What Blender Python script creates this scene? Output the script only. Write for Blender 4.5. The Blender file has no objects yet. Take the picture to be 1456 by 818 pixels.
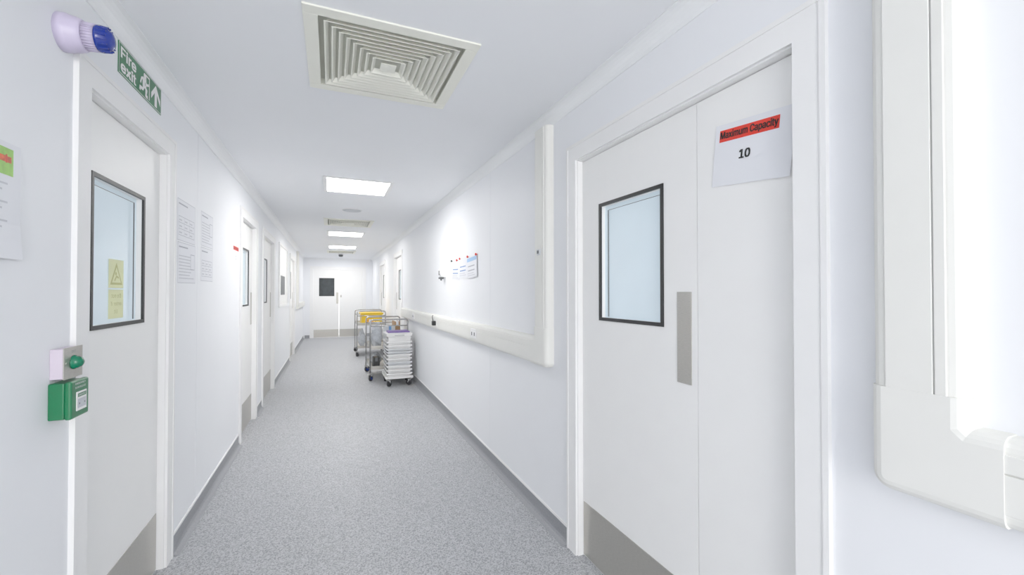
import bpy, bmesh, math, random, os, glob
from mathutils import Vector, Matrix
random.seed(4)
sc = bpy.context.scene
try:
    sc.view_settings.view_transform = 'Standard'
    sc.view_settings.gamma = 1.28
    sc.view_settings.exposure = 0.36
except Exception as e:
    print(e)
COL = sc.collection
R, L, YE, ZC = 1.214, -0.777, 14.4, 2.46
Y0W = -3.2

# ---------------------------------------------------------------- materials
def lin(c):
    return tuple(((v/255.0)/12.92 if v/255.0 <= .04045 else ((v/255.0+.055)/1.055)**2.4) for v in c)
def mat(name, rgb, rough=.5, metal=0.0, var=.03, scale=8.0, emit=0.0, alpha=1.0, bump=0.0, stretch=None, ecol=None, spec=.5):
    m = bpy.data.materials.new(name); m.use_nodes = True
    nt = m.node_tree; b = nt.nodes['Principled BSDF']
    c = lin(rgb)
    tc = nt.nodes.new('ShaderNodeTexCoord'); mp = nt.nodes.new('ShaderNodeMapping')
    n = nt.nodes.new('ShaderNodeTexNoise'); n.inputs['Scale'].default_value = scale
    n.inputs['Detail'].default_value = 3
    if stretch: mp.inputs['Scale'].default_value = stretch
    nt.links.new(tc.outputs['Object'], mp.inputs[0]); nt.links.new(mp.outputs[0], n.inputs['Vector'])
    r = nt.nodes.new('ShaderNodeValToRGB')
    r.color_ramp.elements[0].position = .3; r.color_ramp.elements[1].position = .7
    r.color_ramp.elements[0].color = tuple(max(0, v*(1-var)) for v in c)+(1,)
    r.color_ramp.elements[1].color = tuple(min(1, v*(1+var)) for v in c)+(1,)
    nt.links.new(n.outputs['Fac'], r.inputs[0]); nt.links.new(r.outputs[0], b.inputs['Base Color'])
    b.inputs['Roughness'].default_value = rough; b.inputs['Metallic'].default_value = metal
    b.inputs['Alpha'].default_value = alpha; b.inputs['Specular IOR Level'].default_value = spec
    if emit:
        b.inputs['Emission Color'].default_value = (lin(ecol) if ecol else c)+(1,)
        b.inputs['Emission Strength'].default_value = emit
    if bump:
        bp = nt.nodes.new('ShaderNodeBump'); bp.inputs['Strength'].default_value = bump
        bp.inputs['Distance'].default_value = .01
        nt.links.new(n.outputs['Fac'], bp.inputs['Height']); nt.links.new(bp.outputs[0], b.inputs['Normal'])
    return m
WALL = mat('wall_panel', (243, 245, 249), .5, var=.008, scale=2, spec=.15)
JOINT = mat('panel_joint', (224, 227, 232), .5)
CEIL = mat('ceiling_panel', (244, 246, 250), .5, var=.008, scale=2, spec=.2)
WHITE = mat('white_satin', (246, 246, 246), .5, var=.01, spec=.2)
LEAF = mat('door_laminate', (248, 248, 247), .45, var=.008, spec=.35)
COVE = mat('pvc_cove', (246, 248, 250), .4, var=.01)
TRUNK = mat('trunking_pvc', (236, 236, 231), .5, var=.01, spec=.2)
BLACK = mat('black_rubber', (10, 10, 11), .5)
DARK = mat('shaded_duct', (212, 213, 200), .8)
SPK = mat('pale_grey_grille', (206, 210, 214), .6)
STEEL = mat('brushed_steel', (182, 179, 172), .32, .7, var=.12, scale=60, stretch=(1, 1, 16))
CHROME = mat('polished_steel', (176, 176, 176), .22, .9, var=.03, scale=30)
PANE = mat('glowing_pale_glass', (208, 225, 235), .08, var=.02, scale=3, emit=.16)  # faint emission stands in for a lit room behind the pane
DPANE = mat('dark_glass', (34, 42, 46), .3, var=.4, scale=9, spec=.3)
CREAM = mat('cream_enamel', (245, 245, 233), .45, var=.01)
LIGHTM = mat('lit_diffuser', (255, 255, 255), .5, emit=16, ecol=(255, 253, 250))
LIGHTN = mat('bright_lit_diffuser', (255, 255, 255), .5, emit=20, ecol=(255, 253, 250))
GREEN = mat('sign_green', (4, 106, 58), .4)
GREENP = mat('green_plastic', (6, 108, 62), .3)
GREENB = mat('green_button', (0, 112, 76), .15)
PAPER = mat('white_paper', (234, 236, 242), .6, var=.01, scale=5)
INK = mat('black_ink', (6, 5, 5), .6)
GINK = mat('grey_ink', (170, 173, 184), .7)
LINK = mat('faint_ink', (202, 204, 212), .7)
RED = mat('red_band', (228, 44, 26), .55)
ORANGE = mat('orange_print', (206, 84, 40), .55, var=.4, scale=60)
REDT = mat('red_print', (206, 60, 42), .55)
LIME = mat('lime_print', (148, 202, 90), .55, var=.15, scale=40)
BLUEI = mat('pale_blue_print', (150, 192, 232), .55)
BLUET = mat('blue_ink', (90, 132, 194), .55)
BLUED = mat('blue_tape', (96, 150, 210), .55)
YEL = mat('pale_yellow_film', (236, 240, 184), .5)
YELD = mat('olive_ink', (198, 200, 124), .5)
LILAC = mat('lilac_white_plastic', (204, 194, 222), .35)
BLUE = mat('blue_lens', (4, 38, 142), .15, var=.1, scale=40)
PINKW = mat('pinkish_white_plastic', (212, 200, 216), .35)
YELLOW = mat('yellow_plastic', (246, 200, 0), .4)
PURPLE = mat('purple_plastic', (92, 48, 148), .4)
CARD = mat('brown_cardboard', (164, 126, 88), .7, var=.08)
CRATE = mat('white_crate_plastic', (240, 240, 240), .4)
TRANSL = mat('translucent_crate_plastic', (214, 217, 221), .35)
SHADE = mat('slot_shade_grey', (150, 153, 160), .6)  # grey stands in for the shade inside the hand grip slot
BAG = mat('clear_polythene', (208, 214, 222), .12, alpha=.62, var=.12, scale=30, bump=.6)
GREYP = mat('grey_plastic', (82, 86, 90), .45)
TYRE = mat('grey_tyre', (44, 44, 48), .5)
BLUEP = mat('blue_plastic', (18, 60, 164), .4)
ORG = mat('orange_plastic', (226, 150, 20), .4)
SEAM = mat('seam_shadow_grey', (176, 176, 172), .7)

# speckled vinyl floor
FLOOR = bpy.data.materials.new('speckled_vinyl'); FLOOR.use_nodes = True
nt = FLOOR.node_tree; b = nt.nodes['Principled BSDF']
tc = nt.nodes.new('ShaderNodeTexCoord')
n1 = nt.nodes.new('ShaderNodeTexNoise'); n1.inputs['Scale'].default_value = 150; n1.inputs['Detail'].default_value = 3
n2 = nt.nodes.new('ShaderNodeTexNoise'); n2.inputs['Scale'].default_value = 1.3; n2.inputs['Detail'].default_value = 3
r1 = nt.nodes.new('ShaderNodeValToRGB')
r1.color_ramp.elements[0].position = .37; r1.color_ramp.elements[0].color = lin((132, 134, 138))+(1,)
r1.color_ramp.elements[1].position = .60; r1.color_ramp.elements[1].color = lin((194, 196, 200))+(1,)
mx = nt.nodes.new('ShaderNodeMixRGB'); mx.blend_type = 'MULTIPLY'; mx.inputs[0].default_value = .06
nt.links.new(tc.outputs['Object'], n1.inputs['Vector']); nt.links.new(tc.outputs['Object'], n2.inputs['Vector'])
nt.links.new(n1.outputs['Fac'], r1.inputs[0]); nt.links.new(r1.outputs[0], mx.inputs[1]); nt.links.new(n2.outputs['Fac'], mx.inputs[2])
nt.links.new(mx.outputs[0], b.inputs['Base Color']); b.inputs['Roughness'].default_value = .5; b.inputs['Specular IOR Level'].default_value = .4
BASEB = mat('vinyl_skirting', (140, 142, 147), .5, var=.12, scale=150)

# ---------------------------------------------------------------- mesh helpers
def box(bm, x0, x1, y0, y1, z0, z1, mi=0):
    x0, x1 = sorted((x0, x1)); y0, y1 = sorted((y0, y1)); z0, z1 = sorted((z0, z1))
    v = [bm.verts.new(p) for p in ((x0,y0,z0),(x1,y0,z0),(x1,y1,z0),(x0,y1,z0),(x0,y0,z1),(x1,y0,z1),(x1,y1,z1),(x0,y1,z1))]
    for f in ((0,3,2,1),(4,5,6,7),(0,1,5,4),(1,2,6,5),(2,3,7,6),(3,0,4,7)):
        bm.faces.new([v[i] for i in f]).material_index = mi
def cyl(bm, p, q, r, r2=None, n=20, mi=0, cap=True, smooth=True):
    p, q = Vector(p), Vector(q); r2 = r if r2 is None else r2
    z = (q-p).normalized(); a = z.orthogonal().normalized(); c = z.cross(a)
    A = []; B = []
    for i in range(n):
        t = 2*math.pi*i/n; d = a*math.cos(t)+c*math.sin(t)
        A.append(bm.verts.new(p+d*r)); B.append(bm.verts.new(q+d*r2))
    for i in range(n):
        f = bm.faces.new((A[i], A[(i+1)%n], B[(i+1)%n], B[i])); f.material_index = mi; f.smooth = smooth
    if cap:
        bm.faces.new(A[::-1]).material_index = mi; bm.faces.new(B).material_index = mi
def lathe(bm, o, axis, prof, n=28, mi=0):
    o = Vector(o); z = Vector(axis).normalized(); a = z.orthogonal().normalized(); c = z.cross(a)
    rings = []
    for (h, r) in prof:
        rings.append([bm.verts.new(o+z*h+(a*math.cos(2*math.pi*i/n)+c*math.sin(2*math.pi*i/n))*max(r, .0004)) for i in range(n)])
    for k in range(len(rings)-1):
        for i in range(n):
            f = bm.faces.new((rings[k][i], rings[k][(i+1)%n], rings[k+1][(i+1)%n], rings[k+1][i])); f.material_index = mi; f.smooth = True
    bm.faces.new(rings[0][::-1]).material_index = mi; bm.faces.new(rings[-1]).material_index = mi
def fillet(pts, r, k=6):
    pts = [Vector(p) for p in pts]; out = [pts[0]]
    for i in range(1, len(pts)-1):
        a = pts[i]+(pts[i-1]-pts[i]).normalized()*r; c = pts[i]+(pts[i+1]-pts[i]).normalized()*r
        for j in range(k+1):
            t = j/k; out.append(a*(1-t)**2+pts[i]*2*t*(1-t)+c*t*t)
    out.append(pts[-1]); return out
def tube(bm, pts, r, n=10, mi=0):
    pts = [Vector(p) for p in pts]; rings = []; a = None
    for i, p in enumerate(pts):
        d = (pts[min(i+1, len(pts)-1)]-pts[max(i-1, 0)]).normalized()
        a = d.orthogonal().normalized() if a is None else (a-d*a.dot(d)).normalized()
        c = d.cross(a)
        rings.append([bm.verts.new(p+(a*math.cos(2*math.pi*j/n)+c*math.sin(2*math.pi*j/n))*r) for j in range(n)])
    for k in range(len(rings)-1):
        for j in range(n):
            f = bm.faces.new((rings[k][j], rings[k][(j+1)%n], rings[k+1][(j+1)%n], rings[k+1][j])); f.smooth = True; f.material_index = mi
    bm.faces.new(rings[0][::-1]); bm.faces.new(rings[-1])
def obj(name, bm, mats, parent=None, bevel=0, recalc=True, **props):
    if recalc: bmesh.ops.recalc_face_normals(bm, faces=bm.faces[:])
    me = bpy.data.meshes.new(name); 
    c = sum((v.co for v in bm.verts), Vector())/max(1, len(bm.verts))
    bmesh.ops.translate(bm, vec=-c, verts=bm.verts[:])
    bm.to_mesh(me); bm.free()
    for m in (mats if isinstance(mats, (list, tuple)) else [mats]): me.materials.append(m)
    o = bpy.data.objects.new(name, me); COL.objects.link(o); o.location = c
    if parent is not None: adopt(o, parent)
    if bevel:
        md = o.modifiers.new('bevel', 'BEVEL'); md.width = bevel; md.segments = 4; md.limit_method = 'ANGLE'
    for k, v in props.items(): o[k] = v
    return o
def wm(o):
    m = Matrix.Translation(o.location)
    return m if o.parent is None else wm(o.parent) @ o.matrix_parent_inverse @ m
def adopt(o, parent):
    o.parent = parent; o.matrix_parent_inverse = wm(parent).inverted()
def empty(name, loc, parent=None, **props):
    e = bpy.data.objects.new(name, None); e.empty_display_size = .1; COL.objects.link(e); e.location = loc
    if parent is not None: adopt(e, parent)
    for k, v in props.items(): e[k] = v
    return e
def NB(): return bmesh.new()

def mp(side, a, d, z):
    if side == 'R': return (R+d, a, z)
    if side == 'L': return (L-d, a, z)
    return (a, YE+d, z)
def wbox(bm, side, a0, a1, d0, d1, z0, z1, mi=0):
    p, q = mp(side, a0, d0, z0), mp(side, a1, d1, z1)
    box(bm, p[0], q[0], p[1], q[1], p[2], q[2], mi)

# ---------------------------------------------------------------- shell
TH = .12
def build_wall(name, side, a0, a1, openings, joints, label):
    bm = NB(); cur = a0
    for (oa, ob, zt) in sorted(openings):
        wbox(bm, side, cur, oa, 0, TH, 0, ZC)
        wbox(bm, side, oa, ob, 0, TH, zt, ZC)
        cur = ob
    wbox(bm, side, cur, a1, 0, TH, 0, ZC)
    for j in joints:
        wbox(bm, side, j-.0015, j+.0015, -.0008, .002, .116, ZC-.06, 1)
    return obj(name, bm, [WALL, JOINT], kind='structure', label=label, category='wall')
RD = [(.80, 1.97), (8.15, 9.1), (10.9, 11.95)]
LD = [(1.92, 2.70), (4.67, 5.47), (6.06, 7.08), (9.8, 10.85)]
ED = [(-.51, .93)]
build_wall('wall_right', 'R', Y0W, YE+TH, [(a, b_, 2.11) for a, b_ in RD], [3.33], 'glossy white panelled corridor wall')
build_wall('wall_left', 'L', Y0W, YE+TH, [(a, b_, 2.11) for a, b_ in LD], [3.24], 'glossy white panelled corridor wall')
build_wall('wall_end', 'E', L-.0, R+.0, [(a, b_, 2.11) for a, b_ in ED], [], 'white end wall with double doors')
bm = NB(); box(bm, L-TH, R+TH, Y0W, YE+.6, -.06, 0)
obj('floor', bm, FLOOR, kind='structure', label='grey speckled vinyl corridor floor', category='floor')

CX = .240
DIFF = [2.06, 6.95, 12.05]
LIT = [4.54, 8.3, 10.75]
holes = sorted([(y-.30, y+.30, .30) for y in DIFF]+[(y-.29, y+.29, .29) for y in LIT])
bm = NB(); cur = Y0W
for (a, c, h) in holes:
    box(bm, L-TH, R+TH, cur, a, ZC, ZC+.05)
    box(bm, L-TH, CX-h, a, c, ZC, ZC+.05); box(bm, CX+h, R+TH, a, c, ZC, ZC+.05)
    cur = c
box(bm, L-TH, R+TH, cur, YE+TH, ZC, ZC+.05)
obj('ceiling', bm, CEIL, kind='structure', label='pale blue-white smooth ceiling', category='ceiling')

def prism(bm, side, a0, a1, prof, mi=0):
    A = [bm.verts.new(mp(side, a0, d, z)) for d, z in prof]; B = [bm.verts.new(mp(side, a1, d, z)) for d, z in prof]
    n = len(prof)
    for i in range(n):
        f = bm.faces.new((A[i], A[(i+1)%n], B[(i+1)%n], B[i])); f.material_index = mi
    bm.faces.new(A[::-1]).material_index = mi; bm.faces.new(B).material_index = mi
covep = [(0, ZC), (0, ZC-.062)] + [(-.004, ZC-.062)] + [(-.06+.056*math.cos(t), ZC-.06+.056*math.sin(t)) for t in [math.radians(x) for x in range(0, 91, 15)]] + [(-.062, ZC-.004), (-.062, ZC)]
for i, (s, a0, a1) in enumerate([('L', Y0W, YE), ('R', Y0W, YE), ('E', L+.062, R-.062)]):
    bm = NB(); prism(bm, s, a0, a1, covep)
    obj('trim_%d' % (i+1), bm, COVE, kind='structure', label='white cove trim between wall and ceiling', category='trim')
skp = [(0, 0), (0, .095), (-.004, .095), (-.004, .035)] + [(-.035+.031*math.cos(math.radians(t)), .035-.033*math.sin(math.radians(t))) for t in (20, 45, 70)] + [(-.038, .0)]
def skirting(name, side, a0, a1, openings):
    bm = NB(); cur = a0
    segs = []
    for oa, ob in openings:
        segs.append((cur, oa-.095)); cur = ob+.095
    segs.append((cur, a1))
    for s in segs:
        if s[1]-s[0] < .02: continue
        prism(bm, side, s[0], s[1], skp); wbox(bm, side, s[0], s[1], -.006, 0, .095, .108, 1)
    obj(name, bm, [BASEB, WHITE], kind='structure', label='grey coved vinyl skirting with white cap', category='skirting')
skirting('baseboard_left', 'L', Y0W, YE, LD)
skirting('baseboard_right', 'R', Y0W, YE, RD)
skirting('baseboard_end', 'E', L+.04, R-.04, ED)

# ---------------------------------------------------------------- doors
def door(n, side, a0, a1, leaves, label, kick=.29, zt=2.11):
    root = empty('door_%d' % n, mp(side, (a0+a1)/2, .03, 0), kind='structure', label=label, category='door')
    w = .09; t = .012
    bm = NB()
    wbox(bm, side, a0-w, a0, -t, 0, 0, zt+w); wbox(bm, side, a1, a1+w, -t, 0, 0, zt+w); wbox(bm, side, a0, a1, -t, 0, zt, zt+w)
    wbox(bm, side, a0-w, a0-w+.016, -t-.003, -t, 0, zt+w); wbox(bm, side, a1+w-.016, a1+w, -t-.003, -t, 0, zt+w); wbox(bm, side, a0-w+.016, a1+w-.016, -t-.003, -t, zt+w-.016, zt+w)
    obj('door_frame', bm, WHITE, root)
    bm = NB()
    wbox(bm, side, a0, a0+.006, 0, TH, 0, zt); wbox(bm, side, a1-.006, a1, 0, TH, 0, zt); wbox(bm, side, a0+.006, a1-.006, 0, TH, zt-.006, zt)
    obj('door_jamb', bm, WHITE, root)
    for lf in leaves:
        la, lb = lf['a']; win = lf.get('win')
        bm = NB(); top = zt-.01; bot = .006; d0, d1 = .03, .075
        if win:
            wa, wb, wz0, wz1 = win
            wbox(bm, side, la, wa, d0, d1, bot, top); wbox(bm, side, wb, lb, d0, d1, bot, top)
            wbox(bm, side, wa, wb, d0, d1, bot, wz0); wbox(bm, side, wa, wb, d0, d1, wz1, top)
        else: wbox(bm, side, la, lb, d0, d1, bot, top)
        leaf = obj('door_leaf', bm, LEAF, root)
        if win:
            g = .015
            bm = NB()
            wbox(bm, side, wa-g, wa+.001, d0-.005, d0+.004, wz0-g, wz1+g); wbox(bm, side, wb-.001, wb+g, d0-.005, d0+.004, wz0-g, wz1+g)
            wbox(bm, side, wa, wb, d0-.005, d0+.004, wz0-g, wz0+.001); wbox(bm, side, wa, wb, d0-.005, d0+.004, wz1-.001, wz1+g)
            obj('window_gasket', bm, BLACK, leaf, label='black rubber window gasket')
            bm = NB(); wbox(bm, side, wa, wb, d0+.024, d0+.03, wz0, wz1)
            obj('window_pane', bm, lf.get('pane', PANE), leaf, label='dark reflective glass vision panel' if lf.get('pane') else 'pale blue glass vision panel, made to glow faintly')
            if not lf.get('pane'):
                bm = NB()
                for q in (.004, .010):
                    wbox(bm, side, wa+q+.02, wa+q+.022, d0+.0225, d0+.024, wz0+.005, wz1-.02)
                    wbox(bm, side, wb-q-.022, wb-q-.02, d0+.0225, d0+.024, wz0+.005, wz1-.02)
                wbox(bm, side, wa+.03, wb-.03, d0+.0225, d0+.024, wz1-.022, wz1-.02)
                obj('glazing_bead', bm, GREYP, leaf)
        if kick:
            bm = NB(); wbox(bm, side, la+.008, lb-.008, d0-.0025, d0, .012, kick)
            obj('kick_plate', bm, STEEL, leaf, label='brushed steel kick plate')
        if lf.get('plate'):
            pa, pb, pz0, pz1 = lf['plate']
            bm = NB(); wbox(bm, side, pa, pb, d0-.003, d0, pz0, pz1)
            obj('push_plate', bm, STEEL, leaf, bevel=.001, label='brushed steel push plate')
    return root
WZ = (1.275, 1.83)
door(1, 'R', .80, 1.97, [dict(a=(1.184, 1.962), win=(1.37, 1.792)+WZ, plate=(1.21, 1.283, 1.052, 1.402)), dict(a=(.808, 1.181))], 'white laminate double door with window and steel kick plates')
def single(n, side, a0, a1, label='white laminate door with tall window and kick plate'):
    return door(n, side, a0, a1, [dict(a=(a0+.008, a1-.008), win=(a0+.115, a0+.115+.44)+WZ, plate=(a1-.1, a1-.03, 1.05, 1.4) if n > 2 else None)], label)
door(2, 'L', 1.92, 2.70, [dict(a=(1.928, 2.692), win=(2.035, 2.49)+WZ)], 'white laminate door with yellow notice on its window')
single(3, 'L', 4.67, 5.47)
single(4, 'L', 6.06, 7.08)
single(5, 'L', 9.8, 10.85)
single(6, 'R', 8.15, 9.1)
single(7, 'R', 10.9, 11.95)
door(8, 'E', -.51, .93, [dict(a=(-.502, .227), win=(-.33, .075, 1.30, 1.83), plate=(.145, .21, 1.05, 1.4), pane=DPANE), dict(a=(.231, .922), plate=(.26, .30, 1.25, 1.32))], 'white double doors with dark window at corridor end', kick=.25)

root = empty('window_1', mp('L', 8.35, 0, 1.2), kind='structure', label='white framed wall hatch with small dark window', category='window')
bm = NB(); a0, a1, z0, z1 = 7.75, 9.0, 1.2, 2.17
for q in ((a0-.04, a0, z0-.04, z1+.04), (a1, a1+.04, z0-.04, z1+.04), (a0, a1, z0-.04, z0), (a0, a1, z1, z1+.04)):
    wbox(bm, 'L', q[0], q[1], -.02, 0, q[2], q[3])
obj('window_frame', bm, WHITE, root, bevel=.003)
bm = NB(); wbox(bm, 'L', a0, a1, -.008, 0, z0, z1); obj('hatch_panel', bm, LEAF, root)
bm = NB(); wbox(bm, 'L', 8.0, 8.6, -.014, -.008, 1.36, 1.68); obj('window_pane', bm, DPANE, root, bevel=.002, label='dark glass pane')

# ---------------------------------------------------------------- flat printed things
FONT = None
try:
    cands = []
    for rt in ('LOCAL', 'SYSTEM', 'USER'):
        p = bpy.utils.resource_path(rt)
        if p: cands += glob.glob(os.path.join(p, 'datafiles', 'fonts', '*nter*'))
    if cands: FONT = bpy.data.fonts.load(cands[0])
except Exception as e:
    print('font', e)
def _tm(s, font):
    cu = bpy.data.curves.new('t', 'FONT'); cu.body = s; cu.size = 1; cu.resolution_u = 3
    if font: cu.font = font
    o = bpy.data.objects.new('t', cu); COL.objects.link(o)
    bpy.context.view_layer.update()
    dg = bpy.context.evaluated_depsgraph_get(); me = o.evaluated_get(dg).to_mesh()
    vs = [v.co.copy() for v in me.vertices]; fs = [tuple(p.vertices) for p in me.polygons]
    o.evaluated_get(dg).to_mesh_clear(); bpy.data.objects.remove(o); bpy.data.curves.remove(cu)
    return vs, fs
def textmesh(s):
    if FONT:
        vs, fs = _tm(s, FONT)
        if len(fs) > 1: return vs, fs
    return _tm(s, None)
class Flat:
    def __init__(s): s.bm = NB(); s.mats = []
    def mi(s, m):
        if m not in s.mats: s.mats.append(m)
        return s.mats.index(m)
    def rect(s, x0, y0, x1, y1, m, z=0, nx=1, ny=1):
        g = [[s.bm.verts.new((x0+(x1-x0)*i/nx, y0+(y1-y0)*j/ny, z)) for i in range(nx+1)] for j in range(ny+1)]
        for j in range(ny):
            for i in range(nx):
                s.bm.faces.new((g[j][i], g[j][i+1], g[j+1][i+1], g[j+1][i])).material_index = s.mi(m)
    def slab(s, x0, y0, x1, y1, m, t):
        box(s.bm, x0, x1, y0, y1, 0, t, s.mi(m))
    def poly(s, pts, m, z):
        s.bm.faces.new([s.bm.verts.new((x, y, z)) for x, y in pts]).material_index = s.mi(m)
    def stroke(s, pts, w, m, z):
        for (a, c) in zip(pts[:-1], pts[1:]):
            a, c = Vector(a), Vector(c); d = (c-a).normalized(); n = Vector((-d.y, d.x))*w/2; e = d*w*.3
            s.poly([(a-n-e)[:2], (c-n+e)[:2], (c+n+e)[:2], (a+n-e)[:2]], m, z); z += .00002
    def disc(s, x, y, r, m, z): s.poly([(x+r*math.cos(i*math.pi/10), y+r*math.sin(i*math.pi/10)) for i in range(20)], m, z)
    def text(s, t, x, y, w, m, z, h=None, bold=.0, mirror=False):
        """bold = extra stroke weight as a fraction of the text height, laid as shifted copies"""
        vs, fs = textmesh(t)
        x0 = min(v.x for v in vs); x1 = max(v.x for v in vs); y0 = min(v.y for v in vs); y1 = max(v.y for v in vs)
        hh = h if h is not None else w/(x1-x0)*(y1-y0)
        b = bold*hh
        k = (w-2*b)/(x1-x0); ky = (hh-2*b*.5)/(y1-y0)
        offs = [(0, 0)] if not b else [(-b, -b*.5), (-b, b*.5), (b, -b*.5), (b, b*.5), (0, 0), (-b*.5, 0), (b*.5, 0)]
        for n_, (dx, dy) in enumerate(offs):
            zz = z+n_*.00002
            if mirror: nv = [s.bm.verts.new((x+b+(x1-v.x)*k+dx, y+b*.5+(v.y-y0)*ky+dy, zz)) for v in vs]
            else: nv = [s.bm.verts.new((x+b+(v.x-x0)*k+dx, y+b*.5+(v.y-y0)*ky+dy, zz)) for v in vs]
            for f in fs:
                try: s.bm.faces.new([nv[i] for i in f]).material_index = s.mi(m)
                except ValueError: pass
    def place(s, name, side, a0, d, z0, ang=0, curl=None, parent=None, **props):
        ca, sa = math.cos(math.radians(ang)), math.sin(math.radians(ang))
        for v in s.bm.verts:
            x, y, h = v.co
            if curl: h += curl(x, y)
            X, Y = x*ca-y*sa, x*sa+y*ca
            if side == 'R': v.co = (R+d-h, a0-X, z0+Y)
            elif side == 'L': v.co = (L-d+h, a0+X, z0+Y)
            else: v.co = (a0+X, YE+d-h, z0+Y)
        return obj(name, s.bm, s.mats, parent, recalc=False, **props)
E = .0006
f = Flat(); f.rect(0, 0, .282, .21, PAPER, .001, 8, 8)
f.rect(.018, .150, .234, .190, RED, .001+E, 8, 1)
f.text('Maximum Capacity', .021, .154, .210, INK, .001+2*E, h=.031, bold=.04)
f.text('10', .101, .082, .042, INK, .001+2*E, h=.030, bold=.06)
f.place('paper_notice', 'R', 1.114, .03, 1.772, -6, curl=lambda x, y: .0015+.014*max(0, (.1-y))*max(0, x)*4+.012*max(0, .05-x), label='white capacity notice with red heading band taped to door', category='notice')
f = Flat(); f.rect(0, 0, .27, .2, PAPER, .001); f.rect(.02, .15, .25, .185, RED, .001+E)
f.text('Maximum Capacity', .03, .155, .21, INK, .001+2*E); f.text('2', .12, .07, .02, INK, .001+2*E)
f.place('paper_notice', 'L', 4.29, .0012, 1.62, 0, label='small capacity notice with red band on wall', category='notice')
f = Flat(); f.rect(0, 0, .25, .30, PAPER, .001, 10, 10)
f.rect(.03, .215, .22, .285, LIME, .001+E, 6, 3); f.rect(.03, .248, .212, .264, ORANGE, .001+1.6*E, 6, 1)
for i in range(5): f.rect(.05+.035*i, .246, .056+.035*i, .268, REDT, .001+2.2*E)
for i in range(9): f.rect(.03, .19-.016*i, .2-.02*(i % 3), .195-.016*i, LINK, .001+E, 5, 1)
f.place('wall_poster', 'L', 1.318, 0, 1.487, 0, curl=lambda x, y: .006+.25*max(0, (.09-y))*max(0, x-.05)*1.5, label='white information poster with green header and orange lettering', category='poster')
def sheet(a0, z0, w, h, ang, kind):
    f = Flat(); f.rect(0, 0, w, h, LINK, .001, 2, 2); f.rect(.004, .004, w-.004, h-.004, PAPER, .001+.4*E)
    f.rect(.02, h-.03, w*.55, h-.022, GINK, .001+E)
    if kind == 0:
        for i in range(4): f.rect(.02, .03+i*.035, w-.02, .0325+i*.035, GINK, .001+E)
        for j in range(4): f.rect(.02+j*(w-.043)/3, .03, .0225+j*(w-.043)/3, .1375, GINK, .001+E)
        for i in range(3):
            for j in range(3): f.rect(.03+j*(w-.043)/3, .042+i*.035, .03+j*(w-.043)/3+.05, .05+i*.035, LINK, .001+E)
    else:
        for i in range(8): f.rect(.02, .025+i*.018, w*(.9-.08*((i*3) % 4)), .031+i*.018, LINK, .001+E)
        f.rect(w*.7, h*.35, w-.02, h*.75, GINK, .001+1.5*E); f.rect(w*.7+.004, h*.35+.004, w-.024, h*.75-.004, PAPER, .001+2*E)
    f.place('paper_sheet', 'L', a0, .0006, z0, ang, label='white printed sheet in clear sleeve stuck on wall', category='paper sheet', group='printed sheets on the wall')
sheet(2.86, 1.69, .33, .232, 0, 0); sheet(2.87, 1.452, .33, .23, .5, 1)
sheet(3.32, 1.705, .3, .225, 0, 1); sheet(3.32, 1.475, .3, .222, 0, 0)
def pinned(a0, z0, ang, kind, lift):
    f = Flat(); f.rect(0, 0, .31, .2, PAPER, .001, 6, 6)
    if kind: f.rect(.01, .155, .30, .19, BLUEI, .001+E, 6, 1)
    for i in range(2): f.rect(.04, .105-.04*i, .24, .115-.04*i, BLUET if not kind else GINK, .001+E, 4, 1)
    for i in range(2): f.rect(.03, .02+.02*i, .25-.03*i, .026+.02*i, LINK, .001+E, 4, 1)
    f.place('paper_sheet', 'R', a0, 0, z0, ang, curl=lambda x, y: .002+lift+.02*abs(math.sin(x*11))*max(0, .12-y), label='white printed sheet pinned to wall with coloured pins', category='paper sheet', group='pinned sheets')
pinned(4.54, 1.537, -2, 0, 0); pinned(4.25, 1.545, 1, 0, .003); pinned(3.96, 1.532, 2.5, 1, .006)
def pin(a, z, m, lab):
    bm = NB(); lathe(bm, mp('R', a, 0, z), (-1, 0, 0), [(0, .003), (.010, .004), (.011, .011), (.016, .013), (.021, .009), (.022, .001)], 14)
    obj('push_pin', bm, m, label=lab, category='pin', group='wall pins')
for a, z, m, l in ((4.52, 1.74, BLACK, 'black'), (4.31, 1.735, RED, 'red'), (4.2, 1.742, RED, 'red'), (3.93, 1.742, RED, 'red'), (3.67, 1.745, RED, 'red')):
    pin(a, z, m, l+' round push pin holding a paper sheet')
f = Flat(); f.rect(0, 0, .135, .12, YEL, .001); f.rect(0, .126, .135, .245, YEL, .001)
f.poly([(.012, .14), (.123, .14), (.0675, .232)], YELD, .001+E); f.poly([(.027, .149), (.108, .149), (.0675, .214)], YEL, .001+2*E)
f.stroke([(.05, .158), (.065, .175), (.083, .17)], .008, YELD, .001+3*E); f.disc(.06, .186, .007, YELD, .001+3*E)
f.text('Do not', .025, .085, .085, YELD, .001+E, h=.018, mirror=True); f.text('enter if', .02, .053, .095, YELD, .001+E, h=.018, mirror=True); f.text('lit', .05, .02, .03, YELD, .001+E, h=.018, mirror=True)
f.place('warning_sticker', 'L', 2.225, .0535, 1.292, 0, label='pale yellow warning triangle notice seen reversed on glass', category='sticker')
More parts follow.
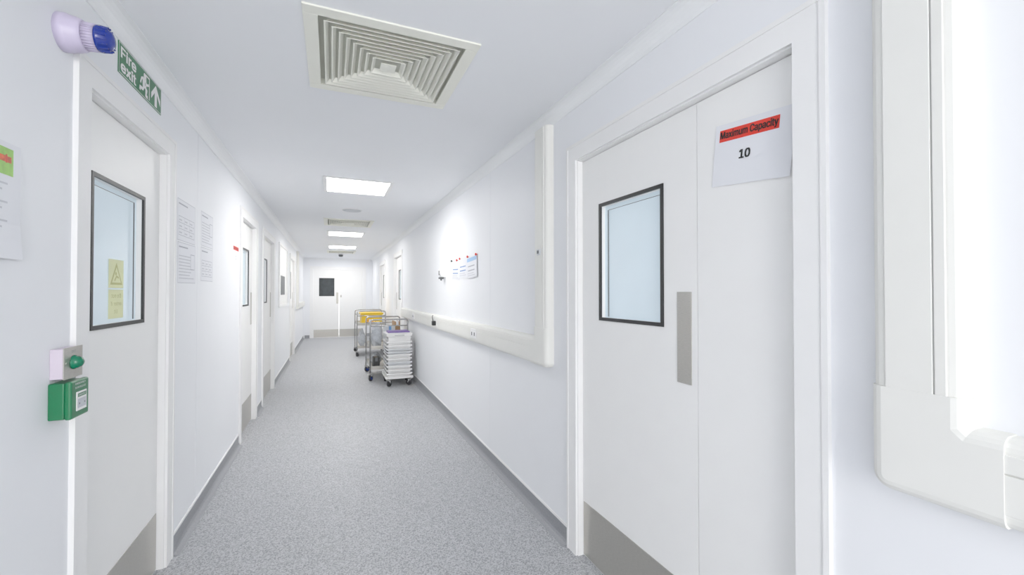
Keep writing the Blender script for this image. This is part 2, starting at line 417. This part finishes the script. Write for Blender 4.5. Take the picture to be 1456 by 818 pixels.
# fire exit sign
f = Flat(); f.slab(0, 0, .455, .125, GREEN, .003); z = .0032
for q in ((.002, .002, .453, .0045), (.002, .1205, .453, .123), (.002, .002, .0045, .123), (.4505, .002, .453, .123)): f.rect(*q, WHITE, z)
f.text('Fire', .018, .067, .145, WHITE, z, h=.046, bold=.06); f.text('exit', .018, .013, .145, WHITE, z, h=.046, bold=.06)
z2 = z+2*E
f.poly([(.262, .012), (.310, .012), (.310, .113), (.262, .113)], WHITE, z); f.poly([(.270, .012), (.302, .012), (.302, .105), (.270, .105)], GREEN, z+E)
f.disc(.250, .099, .0125, WHITE, z2)
f.poly([(.226, .088), (.256, .088), (.252, .048), (.228, .044)], WHITE, z2)
f.stroke([(.250, .082), (.270, .066), (.292, .074)], .011, WHITE, z2+E)
f.stroke([(.234, .082), (.212, .074), (.202, .052)], .011, WHITE, z2+2*E)
f.stroke([(.243, .050), (.268, .040), (.258, .014), (.274, .013)], .014, WHITE, z2+3*E)
f.stroke([(.238, .050), (.224, .030), (.194, .028), (.192, .018)], .014, WHITE, z2+4*E)
f.poly([(.385, .115), (.330, .062), (.330, .034), (.371, .075), (.371, .012), (.399, .012), (.399, .075), (.440, .034), (.440, .062)], WHITE, z)
f.place('fire_exit_sign', 'L', 2.14, 0, 2.27, 0, label='green fire exit sign with running man and up arrow', category='sign')

# ---------------------------------------------------------------- left wall devices
root = empty('alarm_beacon', (L, 1.765, 2.212), label='white sounder beacon with blue ribbed lens', category='alarm')
bm = NB(); lathe(bm, (L, 1.765, 2.212), (1, 0, 0), [(0, .057), (.018, .057), (.022, .0555), (.026, .054), (.040, .052), (.052, .048), (.058, .044)], 40)
obj('beacon_base', bm, LILAC, root)
bm = NB(); lathe(bm, (L+.058, 1.765, 2.212), (1, 0, 0), [(0, .0385), (.028, .0375), (.030, .034)], 32)
for i in range(30):
    t = 2*math.pi*i/30; c = Vector((0, math.cos(t), math.sin(t))); 
    p = Vector((L+.057, 1.765, 2.212))+c*.0405
    cyl(bm, p, p+Vector((.03, 0, 0))-c*.0015, .0022, n=6)
obj('sounder_grille', bm, LILAC, root, label='ribbed lilac-white sounder grille')
bm = NB(); lathe(bm, (L+.088, 1.765, 2.212), (1, 0, 0), [(0, .040), (.006, .041), (.012, .038), (.026, .034), (.036, .024), (.040, .012), (.041, .001)], 32)
for i in range(16):
    t = 2*math.pi*i/16; c = Vector((0, math.cos(t), math.sin(t))); p = Vector((L+.094, 1.765, 2.212))+c*.038
    cyl(bm, p, p+Vector((.024, 0, 0))-c*.003, .003, n=6)
obj('beacon_lens', bm, BLUE, root, label='blue ribbed beacon lens')

root = empty('exit_button', (L, 1.77, 1.136), label='white box with steel plate and green dome button', category='button')
bm = NB(); wbox(bm, 'L', 1.72, 1.82, -.032, 0, 1.136, 1.228); obj('back_box', bm, PINKW, root, bevel=.003)
bm = NB(); wbox(bm, 'L', 1.718, 1.822, -.0345, -.032, 1.134, 1.230)
for q in (1.729, 1.811): lathe(bm, mp('L', q, -.0345, 1.182), (1, 0, 0), [(0, .004), (.0015, .003)], 10)
obj('face_plate', bm, STEEL, root, label='brushed steel face plate')
bm = NB(); lathe(bm, mp('L', 1.77, -.0345, 1.182), (1, 0, 0), [(0, .022), (.004, .022), (.005, .019), (.012, .0185), (.02, .014), (.024, .007), (.025, .001)], 28)
obj('push_button', bm, GREENB, root, label='green dome push button')
f = Flat(); f.text('EXIT', 0, 0, .022, GREYP, .0006); f.place('button_lettering', 'L', 1.759, -.0345, 1.212, parent=root)

root = empty('door_release_call_point', (L, 1.762, 1.015), label='green emergency door release call point', category='call point')
bm = NB(); wbox(bm, 'L', 1.713, 1.812, -.038, 0, 1.015, 1.125); obj('back_box', bm, GREENP, root, bevel=.004)
bm = NB(); wbox(bm, 'L', 1.711, 1.814, -.055, -.038, 1.013, 1.128); obj('front_cover', bm, GREENP, root, bevel=.006)
f = Flat(); f.slab(0, 0, .056, .058, WHITE, .002); f.rect(.004, .042, .052, .053, GREEN, .0026)
f.text('EMERGENCY', .007, .045, .042, WHITE, .003, h=.005); f.rect(.004, .008, .052, .036, LINK, .0026); f.disc(.028, .021, .007, SPK, .003)
f.poly([(.010, .017), (.017, .021), (.010, .025)], GREYP, .003); f.poly([(.046, .017), (.039, .021), (.046, .025)], GREYP, .003)
f.place('break_panel', 'L', 1.738, -.055, 1.034, parent=root, label='white break panel with arrows')
f = Flat(); f.text('EMERGENCY', 0, .012, .06, WHITE, .0006, h=.006); f.text('DOOR RELEASE', 0, 0, .06, WHITE, .0006, h=.006)
f.place('cover_lettering', 'L', 1.732, -.055, 1.103, parent=root)

# ---------------------------------------------------------------- trunking
D = .055
def arc(cx, cz, r, a0, a1, n=6): return [(cx+r*math.cos(math.radians(a0+(a1-a0)*i/n)), cz+r*math.sin(math.radians(a0+(a1-a0)*i/n))) for i in range(n+1)]
def trunk(side, va0, va1, ha0, ha1, far, lab):
    ZB, ZT = .955, 1.125
    B = .024
    root = empty('cable_trunking', mp(side, (va0+va1)/2, 0, ZB), label=lab, category='trunking')
    def channel(lo, hi, s0, s1, horiz):
        prof = [(lo, 0), (lo, -D+.004+B)] + [(lo+B-B*math.cos(math.radians(t)), -D+.004+B-B*math.sin(math.radians(t))) for t in (22, 45, 67, 90)]
        prof += [(hi-B+B*math.sin(math.radians(t)), -D+.004+B-B*math.cos(math.radians(t))) for t in (0, 22, 45, 67)] + [(hi, -D+.004+B), (hi, 0)]
        bm = NB()
        g = (lambda p, d, s: mp(side, s, d, p)) if horiz else (lambda p, d, s: mp(side, p, d, s))
        A = [bm.verts.new(g(p, d, s0)) for p, d in prof]; C = [bm.verts.new(g(p, d, s1)) for p, d in prof]
        n = len(prof)
        for i in range(n):
            f_ = bm.faces.new((A[i], A[(i+1) % n], C[(i+1) % n], C[i]))
        bm.faces.new(A[::-1]); bm.faces.new(C)
        return obj('trunking_channel', bm, TRUNK, root)
    channel(va0, va1, ZT+.03, ZC-.064, False)
    w = va1-va0
    for q0, q1 in ((.17, .287), (.305, .82)):
        bm = NB(); wbox(bm, side, va0+w*q0, va0+w*q1, -D, -D+.005, ZT+.05, ZC-.066)
        obj('trunking_lid', bm, TRUNK, root, bevel=.0015)
    bm = NB(); wbox(bm, side, va0+w*.289, va0+w*.303, -D+.002, -D+.0045, ZT+.06, ZC-.07); obj('lid_seam', bm, SEAM, root, label='thin grey shadow gap between lids')
    channel(ZB, ZT, ha0, ha1, True)
    h = ZT-ZB
    for q0, q1 in ((.17, .61), (.625, .83)):
        bm = NB(); wbox(bm, side, ha0, ha1, -D, -D+.005, ZB+h*q0, ZB+h*q1)
        obj('trunking_lid', bm, TRUNK, root, bevel=.0015)
    e = .0025
    la0, la1 = min(va0, va1)-e, max(va0, va1)+e
    zt = ZT+.062; r = .035
    if far:
        pts = [(la0, zt)] + arc(la0+r, ZB-e+r, r, 180, 270) + [(la1+.05, ZB-e), (la1+.05, ZT+e), (la1+.004, ZT+e), (la1, ZT+e+.004), (la1, zt)]
    else:
        pts = [(la1, zt), (la0, zt), (la0, ZT+e+.004), (la0-.004, ZT+e), (la0-.05, ZT+e), (la0-.05, ZB-e)] + arc(la1-r, ZB-e+r, r, -90, 0)
    n = len(pts)
    ea = la1+.05 if far else la0-.05
    def inset(k):
        out = []
        area = sum(pts[i][0]*pts[(i+1) % n][1]-pts[(i+1) % n][0]*pts[i][1] for i in range(n))
        sg = 1 if area > 0 else -1
        for i in range(n):
            p0, p1, p2 = Vector(pts[i-1]), Vector(pts[i]), Vector(pts[(i+1) % n])
            d1 = (p1-p0).normalized(); d2 = (p2-p1).normalized()
            n1 = Vector((-d1.y, d1.x))*sg; n2 = Vector((-d2.y, d2.x))*sg
            m = (n1+n2); m = m/max(.5, m.dot(n1))
            p = p1+m*k
            if abs(p1.x-ea) < 1e-6: p.x = p1.x
            if abs(p1.y-zt) < 1e-6: p.y = p1.y
            out.append(p[:])
        return out
    bm = NB(); rings = []
    lv = [(0, 0), (0, -D+B)] + [(B-B*math.cos(math.radians(t)), -D+B-B*math.sin(math.radians(t))-.002*(t/90)) for t in (22, 45, 67, 90)]
    for k, d in lv:
        rings.append([bm.verts.new(mp(side, a, d, z)) for a, z in inset(k)])
    for i_, (A, C) in enumerate(zip(rings[:-1], rings[1:])):
        for i in range(n):
            bm.faces.new((A[i], A[(i+1) % n], C[(i+1) % n], C[i]))
    bm.faces.new(rings[0][::-1]); bm.faces.new(rings[-1])
    obj('corner_fitting', bm, TRUNK, root)
    return root
trunk('R', .432, .594, -1.5, .43, False, 'large cream-white plastic cable trunking dropping then running along wall')
ft = trunk('R', 2.232, 2.40, 2.40, 7.9, True, 'white plastic dado trunking running along corridor wall')
def socket(a):
    s = empty('power_socket', mp('R', a, -D, 1.0), ft)
    bm = NB(); wbox(bm, 'R', a-.073, a+.073, -D-.008, -D, .995, 1.08); obj('socket_plate', bm, WHITE, s, bevel=.003)
    for c in (-.036, .036):
        bm = NB()
        wbox(bm, 'R', a+c-.012, a+c+.012, -D-.0086, -D-.008, 1.02, 1.05)
        obj('socket_outlet', bm, GREYP, s)
for a in (3.6, 5.1, 6.6): socket(a)
root = empty('power_plug', mp('R', 5.07, -D-.009, 1.02), label='black power plug with cable in wall trunking socket', category='plug')
bm = NB(); wbox(bm, 'R', 5.04, 5.1, -D-.05, -D-.0075, 1.005, 1.06); obj('plug_body', bm, BLACK, root, bevel=.008)
bm = NB(); tube(bm, fillet([mp('R', 5.07, -D-.035, 1.05), mp('R', 5.07, -D-.045, 1.09), mp('R', 5.14, -D-.03, 1.115), mp('R', 5.2, -D-.01, 1.12)], .03), .005); obj('cable', bm, BLACK, root)
root = empty('wall_switch', mp('R', 2.42, 0, 1.63), label='small grey switch unit on the trunking', category='switch')
bm = NB(); wbox(bm, 'R', 2.29, 2.33, -.066, -D, 1.625, 1.662); obj('switch_body', bm, SPK, root, bevel=.003)
bm = NB(); wbox(bm, 'R', 2.30, 2.32, -.069, -.066, 1.634, 1.653); obj('switch_rocker', bm, GREYP, root, bevel=.001)
root = empty('cable_trunking', mp('L', 11.6, 0, 1.0), label='white plastic trunking on far stretch of wall', category='trunking')
bm = NB(); wbox(bm, 'L', 11.5, 11.62, -.05, 0, 1.0, ZC-.064); wbox(bm, 'L', 11.62, 14.1, -.05, 0, 1.0, 1.14); obj('trunking_channel', bm, TRUNK, root, bevel=.008)
for q in ((11.53, 11.59, 1.14, ZC-.066), (11.62, 14.1, 1.03, 1.11)):
    bm = NB(); wbox(bm, 'L', q[0], q[1], -.056, -.05, q[2], q[3]); obj('trunking_lid', bm, TRUNK, root, bevel=.002)

root = empty('soap_dispenser', mp('R', 4.86, 0, 1.54), label='white wall-mounted hand gel dispenser with grey nozzle', category='dispenser')
bm = NB()
prism(bm, 'R', 4.82, 4.90, [(0, 1.57), (-.055, 1.58), (-.07, 1.62), (-.065, 1.67), (-.04, 1.695), (0, 1.695)]); obj('dispenser_body', bm, WHITE, root, bevel=.006)
bm = NB(); wbox(bm, 'R', 4.83, 4.89, -.07, -.02, 1.555, 1.575); cyl(bm, mp('R', 4.86, -.045, 1.555), mp('R', 4.86, -.045, 1.537), .012, .008); obj('dispenser_nozzle', bm, GREYP, root)
bm = NB(); wbox(bm, 'R', 4.845, 4.875, -.0725, -.066, 1.60, 1.65); obj('dispenser_window', bm, GREYP, root)

# ---------------------------------------------------------------- ceiling fittings
def ringquad(bm, y, h0, z0, h1, z1, mi=0):
    P = [(-1, -1), (1, -1), (1, 1), (-1, 1)]
    A = [bm.verts.new((CX+px*h0, y+py*h0, z0)) for px, py in P]; B = [bm.verts.new((CX+px*h1, y+py*h1, z1)) for px, py in P]
    for i in range(4): bm.faces.new((A[i], A[(i+1) % 4], B[(i+1) % 4], B[i])).material_index = mi
def flatring(bm, y, ho, hi, zb, zt):
    box(bm, CX-ho, CX+ho, y-ho, y-hi, zb, zt); box(bm, CX-ho, CX+ho, y+hi, y+ho, zb, zt)
    box(bm, CX-ho, CX-hi, y-hi, y+hi, zb, zt); box(bm, CX+hi, CX+ho, y-hi, y+hi, zb, zt)
def diffuser(y, n):
    root = empty('air_diffuser', (CX, y, ZC), label='cream square louvred ceiling air diffuser', category='air vent')
    bm = NB(); flatring(bm, y, .345, .292, ZC-.008, ZC); obj('diffuser_frame', bm, CREAM, root, bevel=.002)
    bm = NB(); h = .272; step = (h-.045)/n
    for i in range(n):
        hh = h-step*i
        ringquad(bm, y, hh, ZC-.009, hh-step*.16, ZC-.008)
        ringquad(bm, y, hh-step*.16, ZC-.008, hh-step*.60, ZC+.010)
    box(bm, CX-.034, CX+.034, y-.034, y+.034, ZC-.009, ZC-.006)
    o = obj('louvre_blades', bm, CREAM, root, recalc=False)
    md = o.modifiers.new('s', 'SOLIDIFY'); md.thickness = .0015
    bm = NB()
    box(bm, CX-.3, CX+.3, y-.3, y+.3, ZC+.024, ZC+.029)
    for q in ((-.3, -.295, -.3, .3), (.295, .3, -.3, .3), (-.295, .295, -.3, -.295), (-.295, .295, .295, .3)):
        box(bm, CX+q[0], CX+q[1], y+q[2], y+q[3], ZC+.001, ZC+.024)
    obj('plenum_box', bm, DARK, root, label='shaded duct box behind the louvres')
for i, y in enumerate(DIFF): diffuser(y, 8)
for k, y in enumerate(LIT):
    root = empty('ceiling_light', (CX, y, ZC), label='square flush ceiling light panel, lit white', category='light')
    bm = NB(); flatring(bm, y, .315, .282, ZC-.008, ZC); obj('light_frame', bm, WHITE, root, bevel=.002)
    bm = NB(); box(bm, CX-.282, CX+.282, y-.282, y+.282, ZC+.002, ZC+.012); obj('light_panel', bm, LIGHTN if k == 0 else LIGHTM, root, label='glowing white light diffuser')
bm = NB(); lathe(bm, (CX, 5.86, ZC), (0, 0, -1), [(0, .115), (.006, .115), (.009, .108), (.010, .1), (.007, .098), (.008, .02), (.008, .001)], 36)
root = empty('ceiling_speaker', (CX, 5.86, ZC), label='round flush white ceiling speaker', category='speaker')
obj('speaker_grille', bm, SPK, root)
bm = NB(); lathe(bm, (CX, 5.86, ZC), (0, 0, -1), [(0, .125), (.005, .124), (.006, .116), (.0, .116)], 36); obj('speaker_rim', bm, WHITE, root)
root = empty('smoke_detector', (CX, 12.75, ZC), label='white round smoke detector on ceiling', category='smoke detector')
bm = NB(); lathe(bm, (CX, 12.75, ZC), (0, 0, -1), [(0, .08), (.012, .08), (.014, .07)], 24); obj('detector_base', bm, WHITE, root)
bm = NB(); lathe(bm, (CX, 12.75, ZC-.014), (0, 0, -1), [(0, .055), (.03, .06), (.05, .05), (.056, .02), (.057, .001)], 24); obj('detector_head', bm, GREYP, root)

# ---------------------------------------------------------------- trolleys
def castor(x, y, zt, parent, r=.05, yaw=0, hub=TYRE):
    c = empty('castor', (x, y, 0), parent)
    dx, dy = math.sin(yaw)*.025, math.cos(yaw)*.025
    ax = Vector((math.cos(yaw), -math.sin(yaw), 0))
    o = Vector((x+dx, y+dy, r))
    bm = NB(); cyl(bm, o-ax*.014, o+ax*.014, r, n=28); cyl(bm, o-ax*.0165, o+ax*.0165, r*.62, n=24, mi=1); obj('wheel', bm, [TYRE, hub], c)
    bm = NB()
    for s in (-1, 1):
        p = o+ax*.02*s
        top = Vector((x, y, 2*r+.008))+ax*.02*s
        cyl(bm, p, top, .011, .016, n=8)
    cyl(bm, o-ax*.024, o+ax*.024, .006, n=10)
    cyl(bm, (x, y, 2*r), (x, y, 2*r+.014), .028, n=18); cyl(bm, (x, y, 2*r+.014), (x, y, zt), .011, n=12)
    obj('fork', bm, CHROME, c)
def trolley(x0, x1, y0, y1, H, shelves, lab, hub=TYRE):
    root = empty('steel_trolley', ((x0+x1)/2, (y0+y1)/2, 0), label=lab, category='trolley', group='steel trolleys along the wall')
    for y in (y0, y1):
        bm = NB()
        tube(bm, fillet([(x0, y, .13), (x0, y, H), (x1, y, H), (x1, y, .13)], .05), .0125)
        tube(bm, [(x0, y, H-.10), (x1, y, H-.10)], .009)
        obj('end_frame', bm, CHROME, root)
    for z in shelves:
        bm = NB(); g = .01
        box(bm, x0+g, x1-g, y0+g, y1-g, z-.004, z)
        for q in ((x0+g, x0+g+.004, y0+g, y1-g), (x1-g-.004, x1-g, y0+g, y1-g), (x0+g, x1-g, y0+g, y0+g+.004), (x0+g, x1-g, y1-g-.004, y1-g)):
            box(bm, *q, z-.025, z+.03)
        obj('shelf_tray', bm, STEEL, root, label='pressed steel shelf tray')
    for i, (x, y) in enumerate(((x0, y0), (x1, y0), (x0, y1), (x1, y1))): castor(x, y, .135, root, yaw=[.5, -.4, .9, .2][i], hub=hub)
    return root
trolley(.57, 1.15, 7.08, 7.95, .965, (.20, .52), 'steel two-shelf trolley loaded with bags and boxes', BLUEP)
trolley(.52, 1.12, 9.9, 10.75, .985, (.20, .70), 'steel trolley carrying a yellow container', TYRE)

def crate(x0, x1, y0, y1, z0, z1, m, lab, cat='storage box', name='storage_crate', lid=None, group=None, bands=0):
    root = empty(name, ((x0+x1)/2, (y0+y1)/2, z0), label=lab, category=cat)
    if group: root['group'] = group
    t = .024; w = .004; rh = min(.024, (z1-z0)*.4)
    def ring(i, z): return [(x0+i, y0+i, z), (x1-i, y0+i, z), (x1-i, y1-i, z), (x0+i, y1-i, z)]
    prof = [(t, z0), (.022, z1-rh-.002), (.0, z1-rh), (.0, z1), (.006, z1), (.026, z1-rh), (t+w, z0+w)]
    bm = NB(); rings = [[bm.verts.new(p) for p in ring(i, z)] for i, z in prof]
    for A, B in zip(rings[:-1], rings[1:]):
        for i in range(4): bm.faces.new((A[i], A[(i+1) % 4], B[(i+1) % 4], B[i]))
    bm.faces.new(rings[0][::-1]); bm.faces.new(rings[-1])
    for k in range(bands):
        z = z0+(z1-z0-rh)*(k+.6)/bands
        box(bm, x0+.008, x1-.008, y0+.008, y0+.025, z, z+.008); box(bm, x0+.008, x0+.025, y0+.008, y1-.008, z, z+.008)
    obj('crate_body', bm, m, root)
    if bands:
        bm = NB(); cx = (x0+x1)/2
        hz = z1-rh*.75
        box(bm, cx-.07, cx+.07, y0-.0015, y0+.002, hz, hz+.010); obj('hand_grip', bm, SHADE if m is not YELLOW else m, root, label='grey strip painted as the shaded hand grip slot')
    if lid:
        bm = NB(); box(bm, x0-.004, x1+.004, y0-.004, y1+.004, z1+.0005, z1+.012); box(bm, x0+.02, x1-.02, y0+.02, y1-.02, z1+.012, z1+.018); obj('crate_lid', bm, lid, root, bevel=.004)
    return root
cx0, cx1, cy0, cy1 = .745, 1.145, 6.52, 7.02
root = empty('crate_dolly', ((cx0+cx1)/2, (cy0+cy1)/2, 0), label='low white dolly on castors under stacked crates', category='dolly')
bm = NB(); box(bm, cx0, cx1, cy0, cy1, .115, .14); box(bm, cx0, cx1, cy0, cy0+.015, .14, .155); box(bm, cx0, cx1, cy1-.015, cy1, .14, .155); obj('dolly_deck', bm, CRATE, root, bevel=.006)
for i, (x, y) in enumerate(((cx0+.04, cy0+.04), (cx1-.04, cy0+.04), (cx0+.04, cy1-.06), (cx1-.04, cy1-.06))): castor(x, y, .116, root, r=.045, yaw=[.7, -.6, .3, .4][i])
zz = .141; G = 'stacked trays on the dolly'
stack = [(.055, CRATE)]*3+[(.055, TRANSL)]+[(.055, CRATE)]*2+[(.04, TRANSL)]*2+[(.055, CRATE)]*2+[(.10, CRATE)]
for i, (h, m) in enumerate(stack):
    last = i == len(stack)-1
    lab = 'white lidded crate on top of the stack' if last else 'shallow white plastic tray in the stack' if m is CRATE else 'shallow translucent plastic tray in the stack'
    crate(cx0+.016, cx1-.016, cy0+.018, cy1-.018, zz, zz+h, m, lab, lid=CRATE if last else None, group=G, bands=1 if last else 0); zz += h+(.0185 if last else .001)
root = empty('purple_folder', (.95, 6.75, zz), label='purple plastic wallet lying on the top crate', category='folder')
bm = NB(); box(bm, .79, 1.10, 6.58, 6.87, zz, zz+.024); obj('folder_cover', bm, PURPLE, root, bevel=.004)
bm = NB(); box(bm, .795, 1.095, 6.575, 6.865, zz+.005, zz+.009); obj('folder_pages', bm, PAPER, root)

def bag(x, y, z, sx, sy, sz, lab, seed):
    rnd = random.Random(seed); bm = NB(); bmesh.ops.create_icosphere(bm, subdivisions=4, radius=1)
    ph = [rnd.uniform(0, 6) for _ in range(6)]
    for v in bm.verts:
        p = v.co.copy(); k = 1+.10*math.sin(5*p.x+ph[0])*math.cos(4*p.y+ph[1])+.07*math.sin(11*p.z+ph[2]+4*p.x)+.04*math.sin(19*p.y+ph[3]+9*p.z)
        q = Vector((p.x*sx, p.y*sy, p.z*sz))*k
        if p.z > .6: q.x *= .75; q.y *= .75
        q.z = max(q.z, -.8*sz)
        v.co = q
    for f_ in bm.faces: f_.smooth = True
    mn = min(v.co.z for v in bm.verts)
    for v in bm.verts: v.co += Vector((x, y, z-mn))
    obj('plastic_bag', bm, BAG, label=lab, category='bag')
bag(.68, 7.28, .522, .08, .14, .19, 'bulging clear polythene bag of supplies on trolley shelf', 1)
bag(.74, 7.68, .522, .08, .13, .20, 'clear polythene bag of supplies on trolley shelf', 2)
bag(.70, 7.6, .202, .09, .16, .10, 'clear polythene bag on the lower trolley shelf', 3)
bag(.64, 10.2, .202, .08, .16, .2, 'white filled polythene bag on lower trolley shelf', 4)
bag(.93, 10.2, .202, .12, .16, .18, 'white filled polythene bag on lower trolley shelf', 5)
def carton(x0, x1, y0, y1, z0, z1, m, tape, lab, name='cardboard_box', cat='box'):
    root = empty(name, ((x0+x1)/2, (y0+y1)/2, z0), label=lab, category=cat)
    bm = NB(); box(bm, x0, x1, y0, y1, z0, z1); obj('box_body', bm, m, root, bevel=.003)
    bm = NB(); xm = (x0+x1)/2; box(bm, xm-.02, xm+.02, y0-.001, y1+.001, z1, z1+.001); box(bm, xm-.02, xm+.02, y0-.0015, y0-.0002, z1-.06, z1+.001); obj('packing_tape', bm, tape, root)
carton(1.0, 1.09, 7.5, 7.85, .522, .90, CARD, PAPER, 'tall brown cardboard box on the trolley shelf')
carton(.80, .96, 7.14, 7.4, .522, .85, TRANSL, BLUED, 'pale carton with blue tape on the trolley shelf', name='supply_carton')
carton(.62, .72, 7.12, 7.3, .202, .36, BLACK, GREYP, 'small black case on the lower trolley shelf', name='equipment_case', cat='case')
crate(.60, 1.08, 9.96, 10.6, .702, .93, YELLOW, 'yellow plastic container on the trolley top shelf', cat='container', name='yellow_container', lid=YELLOW)
carton(.72, .86, 9.925, 9.95, .702, .80, ORG, PAPER, 'slim orange packet at the edge of the trolley shelf', name='orange_packet', cat='packet')

# ---------------------------------------------------------------- light
w = bpy.data.worlds.new('world'); sc.world = w; w.use_nodes = True
w.node_tree.nodes['Background'].inputs[0].default_value = (1, .995, .99, 1)
w.node_tree.nodes['Background'].inputs[1].default_value = 3.9
def area(x, y, z, pw, sx, sy, tilt):
    l = bpy.data.lights.new('fill_lamp', 'AREA'); l.shape = 'RECTANGLE'; l.energy = pw; l.size = sx; l.size_y = sy; l.color = (1, .99, .98)
    o = bpy.data.objects.new('fill_lamp', l); COL.objects.link(o); o.location = (x, y, z); o.rotation_euler = (math.radians(tilt), 0, 0)
area(-.1, -2.9, 2.05, 20, 1.1, .6, 72)  # unseen fill added behind the camera to brighten the near stretch
area(CX, 13.4, ZC-.02, 14, .56, .56, 0)  # added fill without a fitting, brightens the far end

cam = bpy.data.cameras.new('camera'); co = bpy.data.objects.new('camera', cam); COL.objects.link(co)
cam.sensor_width = 36; cam.lens = 607/1456*36; cam.clip_start = .01
co.location = (0, 0, 1.40); co.rotation_euler = (math.radians(90.66), 0, math.radians(-22.95))
sc.camera = co
